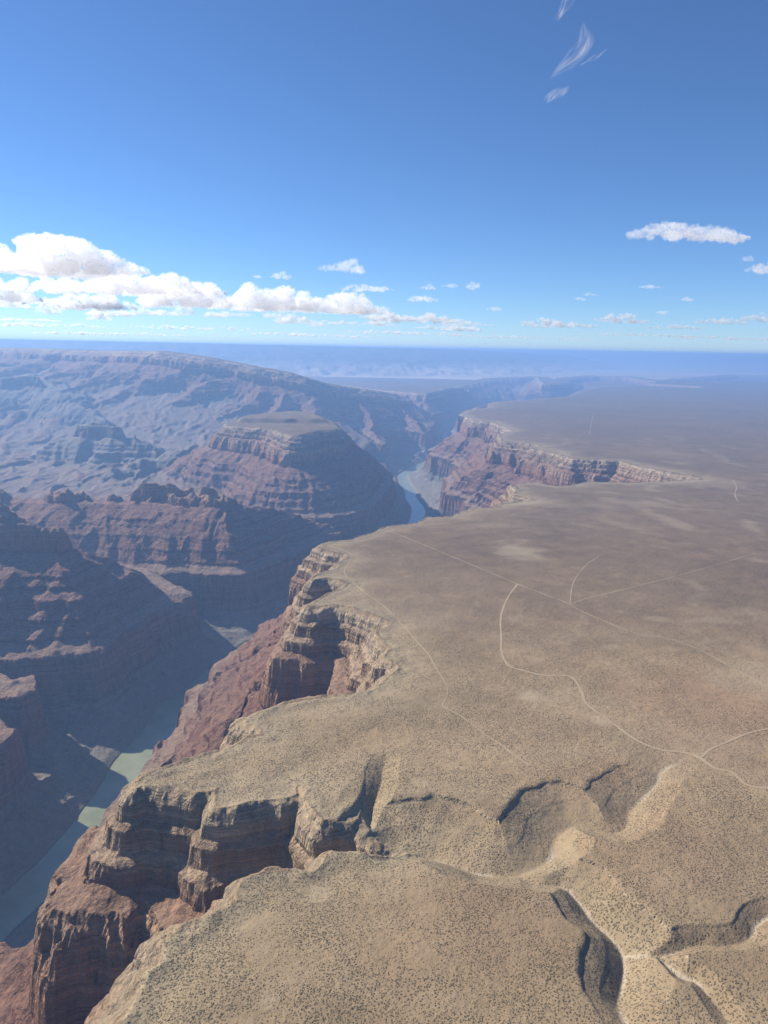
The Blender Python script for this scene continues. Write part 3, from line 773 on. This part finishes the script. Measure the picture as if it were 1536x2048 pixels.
tr = G('GeometryNodeTransform'); tr.inputs['Scale'].default_value = (1, 1, .72); tr.inputs['Translation'].default_value = (0, 0, .35)
smt = G('GeometryNodeSetMaterial'); smt.inputs['Material'].default_value = M_SHRUB
iop = G('GeometryNodeInstanceOnPoints'); na = G('GeometryNodeInputNamedAttribute'); na.data_type = 'FLOAT'; na.inputs['Name'].default_value = 'size'
rv_ = G('FunctionNodeRandomValue'); rv_.data_type = 'FLOAT_VECTOR'; rv_.inputs[1].default_value = (.2, .2, 6.28); rv_.inputs[0].default_value = (-.2, -.2, 0)
L = ng.links.new
L(nz.outputs['Color'], vm.inputs[0]); L(vm.outputs[0], vm2.inputs[0]); L(vm2.outputs[0], sp_.inputs['Offset'])
L(ico.outputs['Mesh'], sp_.inputs['Geometry']); L(sp_.outputs[0], tr.inputs[0]); L(tr.outputs[0], smt.inputs[0])
L(gi.outputs[0], iop.inputs['Points']); L(smt.outputs[0], iop.inputs['Instance']); L(na.outputs[0], iop.inputs['Scale']); L(rv_.outputs[0], iop.inputs['Rotation'])
L(iop.outputs[0], go.inputs[0])
md = so_.modifiers.new('scatter', 'NODES'); md.node_group = ng

# ------------------------------------------------------------------ clouds
def vapour(name, dens, skin):
    m, t = new_mat(name); B = NB(t)
    df = B.n('ShaderNodeBsdfDiffuse'); df.inputs[0].default_value = (.92, .95, 1.0, 1)
    tl = B.n('ShaderNodeBsdfTranslucent'); tl.inputs[0].default_value = (.98, .98, .98, 1)
    pb = B.n('ShaderNodeMixShader'); pb.inputs[0].default_value = .6
    B.l(df.outputs[0], pb.inputs[1]); B.l(tl.outputs[0], pb.inputs[2])
    tp = B.n('ShaderNodeBsdfTransparent'); mx2 = B.n('ShaderNodeMixShader'); mx2.inputs[0].default_value = skin
    B.l(tp.outputs[0], mx2.inputs[1]); B.l(pb.outputs[0], mx2.inputs[2])
    vp = B.n('ShaderNodeVolumePrincipled'); vp.inputs['Density'].default_value = dens; vp.inputs['Anisotropy'].default_value = .45
    vp.inputs['Color'].default_value = (.985, .992, .999, 1)
    om = B.n('ShaderNodeOutputMaterial'); B.l(mx2.outputs[0], om.inputs[0]); B.l(vp.outputs[0], om.inputs['Volume'])
    return m
M_CLOUD = vapour('cloud_vapour', .0017, .05); M_THIN = vapour('thin_cloud_vapour', .0016, .03); M_STREAK = vapour('veil_vapour', .0016, .03)
import bmesh
def ico_arrays(sub):
    bm = bmesh.new(); bmesh.ops.create_icosphere(bm, subdivisions=sub, radius=1.0)
    v = np.array([q.co[:] for q in bm.verts]); f = np.array([[q.index for q in fa.verts] for fa in bm.faces]); bm.free(); return v, f
ICO = {k: ico_arrays(k) for k in (2, 3)}
CLOUD_H = 2800.0
def noise3(p, lam, seed):
    x, y, z = p[:, 0] / lam, p[:, 1] / lam, p[:, 2] / lam
    return (noise(x + .3 * z, y + .7 * z, seed) + noise(y - .4 * x, z + .5 * x, seed + 1) + noise(z - .2 * y, x + .6 * y, seed + 2)) / 1.7
def cloud(label, base, tops, n, seed, wisp=0.0, group=None, depth=.34, alt=None):
    """base: (x0,y0,x1,y1) line of the flat underside; tops: list of (fraction, height in px)"""
    rg = np.random.RandomState(seed)
    alt_ = CAM_Z + (alt or CLOUD_H)
    xa, ya = on_z(base[0], base[1], alt_); xb, yb = on_z(base[2], base[3], alt_)
    D = math.hypot((xa + xb) / 2, (ya + yb) / 2); mpp = math.hypot(D, alt_ - CAM_Z) / F_PX
    W = math.hypot(xb - xa, yb - ya)
    V = []; Fc = []; A = []; off = 0
    tf = [q[0] for q in tops]; thh = [q[1] for q in tops]
    for k in range(n):
        f = (k + rg.rand()) / n
        hmax = float(np.interp(f, tf, thh)) * mpp
        hz_ = hmax * rg.rand() ** .8
        r = (.16 + .30 * rg.rand() ** 1.5) * hmax * (1.15 - .5 * hz_ / (hmax + 1e-6)) + mpp * 1.2
        dp = rg.uniform(-1, 1) * depth * min(W * .5, 3.0 * hmax) * (1 - .6 * hz_ / (hmax + 1e-6))
        cx = xa + f * (xb - xa); cy = ya + f * (yb - ya) + dp
        sub = 3 if r > 7 * mpp else 2
        v, fc = ICO[sub]
        c = np.array([cx, cy, alt_ + max(hz_ - r * .6, r * .15)])
        st = np.array([1.25 + .8 * wisp, 1.2, .85 - .3 * wisp])
        p = v * r * st
        q = p + c
        nn = noise3(q, r * 1.1, seed % 7) * .30 + noise3(q, r * .45, seed % 7 + 3) * .22 + noise3(q, r * .2, seed % 7 + 5) * .12
        q = q + v * (nn * r)[:, None]
        fl = alt_ - .10 * hmax + .07 * hmax * noise3(q, hmax * .7, 4)
        low = q[:, 2] < fl
        q[:, 2] = np.where(low, fl + (q[:, 2] - fl) * .12, q[:, 2])
        V.append(q); Fc.append(fc + off); off += len(v)
        A.append(np.clip(1.05 - wisp + .5 * nn - .25 * (hz_ / (hmax + 1e-6) < .12), 0, 1.4))
    V = np.concatenate(V); Fc = np.concatenate(Fc); A = np.concatenate(A)
    me = bpy.data.meshes.new('cloud'); me.from_pydata(V.tolist(), [], Fc.tolist()); me.update()
    me.materials.append(M_CLOUD if wisp < .2 else (M_THIN if wisp < .4 else M_STREAK))
    o = bpy.data.objects.new('cloud', me); col.objects.link(o)
    rm = o.modifiers.new('skin', 'REMESH'); rm.mode = 'VOXEL'; rm.voxel_size = .85 * mpp; rm.use_smooth_shade = True
    for q, (ns, st_) in enumerate(((15, 7.0), (6.0, 5.5), (2.6, 3.2))):
        st_ = min(st_, .26 * max(thh)) if q < 2 else min(st_, .16 * max(thh))
        tx = bpy.data.textures.new('billow', 'CLOUDS'); tx.noise_scale = ns * mpp; tx.noise_depth = 2
        dm = o.modifiers.new('billow', 'DISPLACE'); dm.texture = tx; dm.texture_coords = 'GLOBAL'; dm.strength = st_ * mpp * 1.6; dm.mid_level = .5
    o['label'] = label; o['category'] = 'cloud'
    if group: o['group'] = group
    return o
BK = 'cumulus bank over the hazy canyon rim'
cloud('tallest piled white cumulus with a grey base over the escarpment', (-60,538,300,548), [(0,26),(.2,40),(.35,58),(.45,62),(.56,60),(.68,48),(.8,30),(.92,18),(1,4)], 150, 1)
cloud('long cumulus tier directly under the tallest cumulus', (60,578,455,590), [(0,8),(.1,30),(.25,22),(.4,38),(.55,30),(.7,36),(.82,20),(.9,26),(1,4)], 150, 2, .1)
cloud('shaded cumulus mass beneath the left shoulder of the tallest cumulus', (-60,597,95,602), [(0,34),(.3,40),(.5,26),(.7,36),(.85,12),(1,5)], 60, 3)
cloud('flat grey lower cloud shelf under the long cumulus tier', (85,612,275,618), [(0,6),(.3,26),(.5,20),(.7,26),(1,5)], 80, 4, .15)
cloud('lumpy bright cumulus row trailing from the cumulus tier', (275,604,470,612), [(0,8),(.2,44),(.4,30),(.6,40),(.8,32),(1,10)], 100, 5, .08)
cloud('bright cumulus lump between the trailing row and the thinning row', (455,612,590,617), [(0,10),(.3,42),(.6,34),(.85,40),(1,12)], 76, 16, .08)
cloud('thinning cumulus row continuing above the mesa', (570,617,760,624), [(0,10),(.2,32),(.4,22),(.6,38),(.8,32),(1,6)], 84, 6, .12)
cloud('ragged low cumulus line fading out toward the open plain', (735,640,920,645), [(0,10),(.2,22),(.45,10),(.7,16),(1,4)], 60, 7, .25)
rb = random.Random(5)
for i in range(34):
    x0 = rb.uniform(-10, 880); w = rb.uniform(30, 95); yb = 600 + .03 * x0 + rb.uniform(4, 34)
    h = rb.uniform(7, 16)
    cloud('small broken cumulus fragment within the cloud bank', (x0, yb, x0 + w, yb + .02 * w), [(0, h*.3), (.3, h), (.6, h*.6), (.8, h*.9), (1, h*.25)], max(12, int(w / 2.2)), 100 + i, .22, group='broken fragments of the cloud bank')
cloud('lone bright wispy cloud puff floating over the cumulus row', (637,539,728,541), [(0,4),(.35,10),(.6,22),(.85,16),(1,3)], 34, 8, .22)
cloud('flat lens of cloud just over the thinning cumulus row', (680,579,792,583), [(0,5),(.3,14),(.7,12),(1,3)], 36, 9, .25)
cloud('large isolated elongated white cloud high over the right plateau', (1268,470,1500,482), [(0,16),(.1,18),(.35,28),(.55,20),(.75,22),(.95,14),(1,5)], 90, 10, .16, alt=3800)
cloud('white cloud fragment cut off by the right picture edge', (1495,541,1580,545), [(0,5),(.4,18),(1,22)], 24, 11, .15)
cloud('small cloud row above the horizon of the pale plain', (1190,642,1295,645), [(0,4),(.4,17),(.7,14),(1,4)], 34, 12, .25)
for i, b_ in enumerate([(815,601,875,603,14),(1045,647,1135,650,14),(1392,645,1500,648,12),(1277,575,1320,576,8),(1150,600,1168,601,8),(1165,590,1197,591,6),(508,554,526,555,7),(540,556,587,557,13),(937,578,957,580,17),
        (1484,520,1506,521,9),(1364,600,1386,601,8),(885,573,916,574,9),(972,620,1002,621,9),(1313,627,1342,628,7),(842,577,872,578,9),(1040,652,1200,655,12),(1290,656,1420,658,9),(870,650,990,652,9),(1480,640,1560,642,14)]):
    cloud('small stray white puff scattered in the blue above the horizon', b_[:4], [(0, b_[4]*.4), (.5, b_[4]), (1, b_[4]*.3)], max(8, int((b_[2]-b_[0]) / 3.2)), 30 + i, .3, group='small stray puffs above the horizon')
for i, b_ in enumerate([(-20,650,210,655,8),(60,666,380,672,7),(250,655,520,662,8),(480,668,760,676,7),(560,646,800,652,9),(700,664,960,672,8),(900,672,1180,680,6),(1150,668,1400,674,6),(1350,676,1580,681,6),(-20,640,120,643,6)]):
    cloud('thin pale cloud streak lying low along the horizon', b_[:4], [(0, b_[4]*.4), (.3, b_[4]), (.6, b_[4]*.6), (.8, b_[4]*.9), (1, b_[4]*.3)], 46, 60 + i, .45, group='pale streaks low along the horizon')

# cirrus: thin ice sheets high up, feathered
m, t = new_mat('cirrus_ice'); B = NB(t)
g = B.n('ShaderNodeNewGeometry'); pos = g.outputs['Position']
tl = B.n('ShaderNodeBsdfTranslucent'); tl.inputs[0].default_value = (.95, .95, .95, 1)
df = B.n('ShaderNodeBsdfDiffuse'); df.inputs[0].default_value = (.95, .95, .95, 1)
ms = B.n('ShaderNodeMixShader'); B.l(tl.outputs[0], ms.inputs[1]); B.l(df.outputs[0], ms.inputs[2])
tp = B.n('ShaderNodeBsdfTransparent'); mx2 = B.n('ShaderNodeMixShader')
fib = B.noise(B.scale(B.n('ShaderNodeUVMap').outputs[0], (1.6, 6, 1)), 1.0, 4, .55, .35)
al = B.math('MULTIPLY', B.math('MULTIPLY', B.attr('dense'), B.maprange(fib, .32, .78)), .40)
B.l(al, mx2.inputs[0]); B.l(tp.outputs[0], mx2.inputs[1]); B.l(ms.outputs[0], mx2.inputs[2])
om = B.n('ShaderNodeOutputMaterial'); B.l(mx2.outputs[0], om.inputs[0])
def cirrus(label, line, width, seed):
    """a feathered ribbon of ice at 8 km, px line and px width"""
    pts = [on_z(x, y, CAM_Z + 7000) for x, y in line]
    p = np.array(densify(chaikin(pts, 2), 60)); n = len(p)
    mpp = math.hypot(math.hypot(*p[n // 2]), 7000) / F_PX
    tan = np.gradient(p, axis=0); tan /= np.linalg.norm(tan, axis=1, keepdims=True)
    nor = np.stack([-tan[:, 1], tan[:, 0]], 1)
    K = 16; V = []; A = []; UV = []
    for i in range(n):
        f = i / (n - 1); w = width * mpp * 1.4 * (math.sin(math.pi * min(max(f, .02), .98)) ** .6)
        for k in range(K + 1):
            u = k / K * 2 - 1
            V.append((p[i, 0] + nor[i, 0] * u * w, p[i, 1] + nor[i, 1] * u * w, CAM_Z + 7000 + 25 * math.sin(3 * u + 9 * f + seed)))
            A.append(max(0, 1 - u * u) * math.sin(math.pi * f) ** .5); UV.append((f * 1.6 + seed, u * .5))
    Fc = [(i * (K + 1) + k, (i + 1) * (K + 1) + k, (i + 1) * (K + 1) + k + 1, i * (K + 1) + k + 1) for i in range(n - 1) for k in range(K)]
    me = bpy.data.meshes.new('cirrus'); me.from_pydata(V, [], Fc); me.update()
    a = me.attributes.new('dense', 'FLOAT', 'POINT'); a.data.foreach_set('value', np.array(A, np.float32))
    uv = me.uv_layers.new(name='UVMap')
    li = np.zeros(len(me.loops), np.int32); me.loops.foreach_get('vertex_index', li)
    uv.data.foreach_set('uv', np.array(UV, np.float32)[li].ravel())
    me.polygons.foreach_set('use_smooth', [True] * len(me.polygons)); me.materials.append(m)
    o = bpy.data.objects.new('cirrus', me); col.objects.link(o); o['label'] = label; o['category'] = 'cloud'
cirrus('largest feathered cirrus wisp high in the blue sky', [(1168,45),(1172,85),(1150,115),(1122,140),(1098,160)], 13, 1)
cirrus('thin short cirrus line branching beside the largest wisp', [(1214,98),(1190,115),(1160,130)], 5, 2)
cirrus('faint cirrus smudge below the largest wisp', [(1134,172),(1112,188),(1092,206)], 12, 3)
cirrus('small cirrus wisp above the largest wisp at the top of the sky', [(1145,-20),(1130,14),(1112,42)], 8, 4)
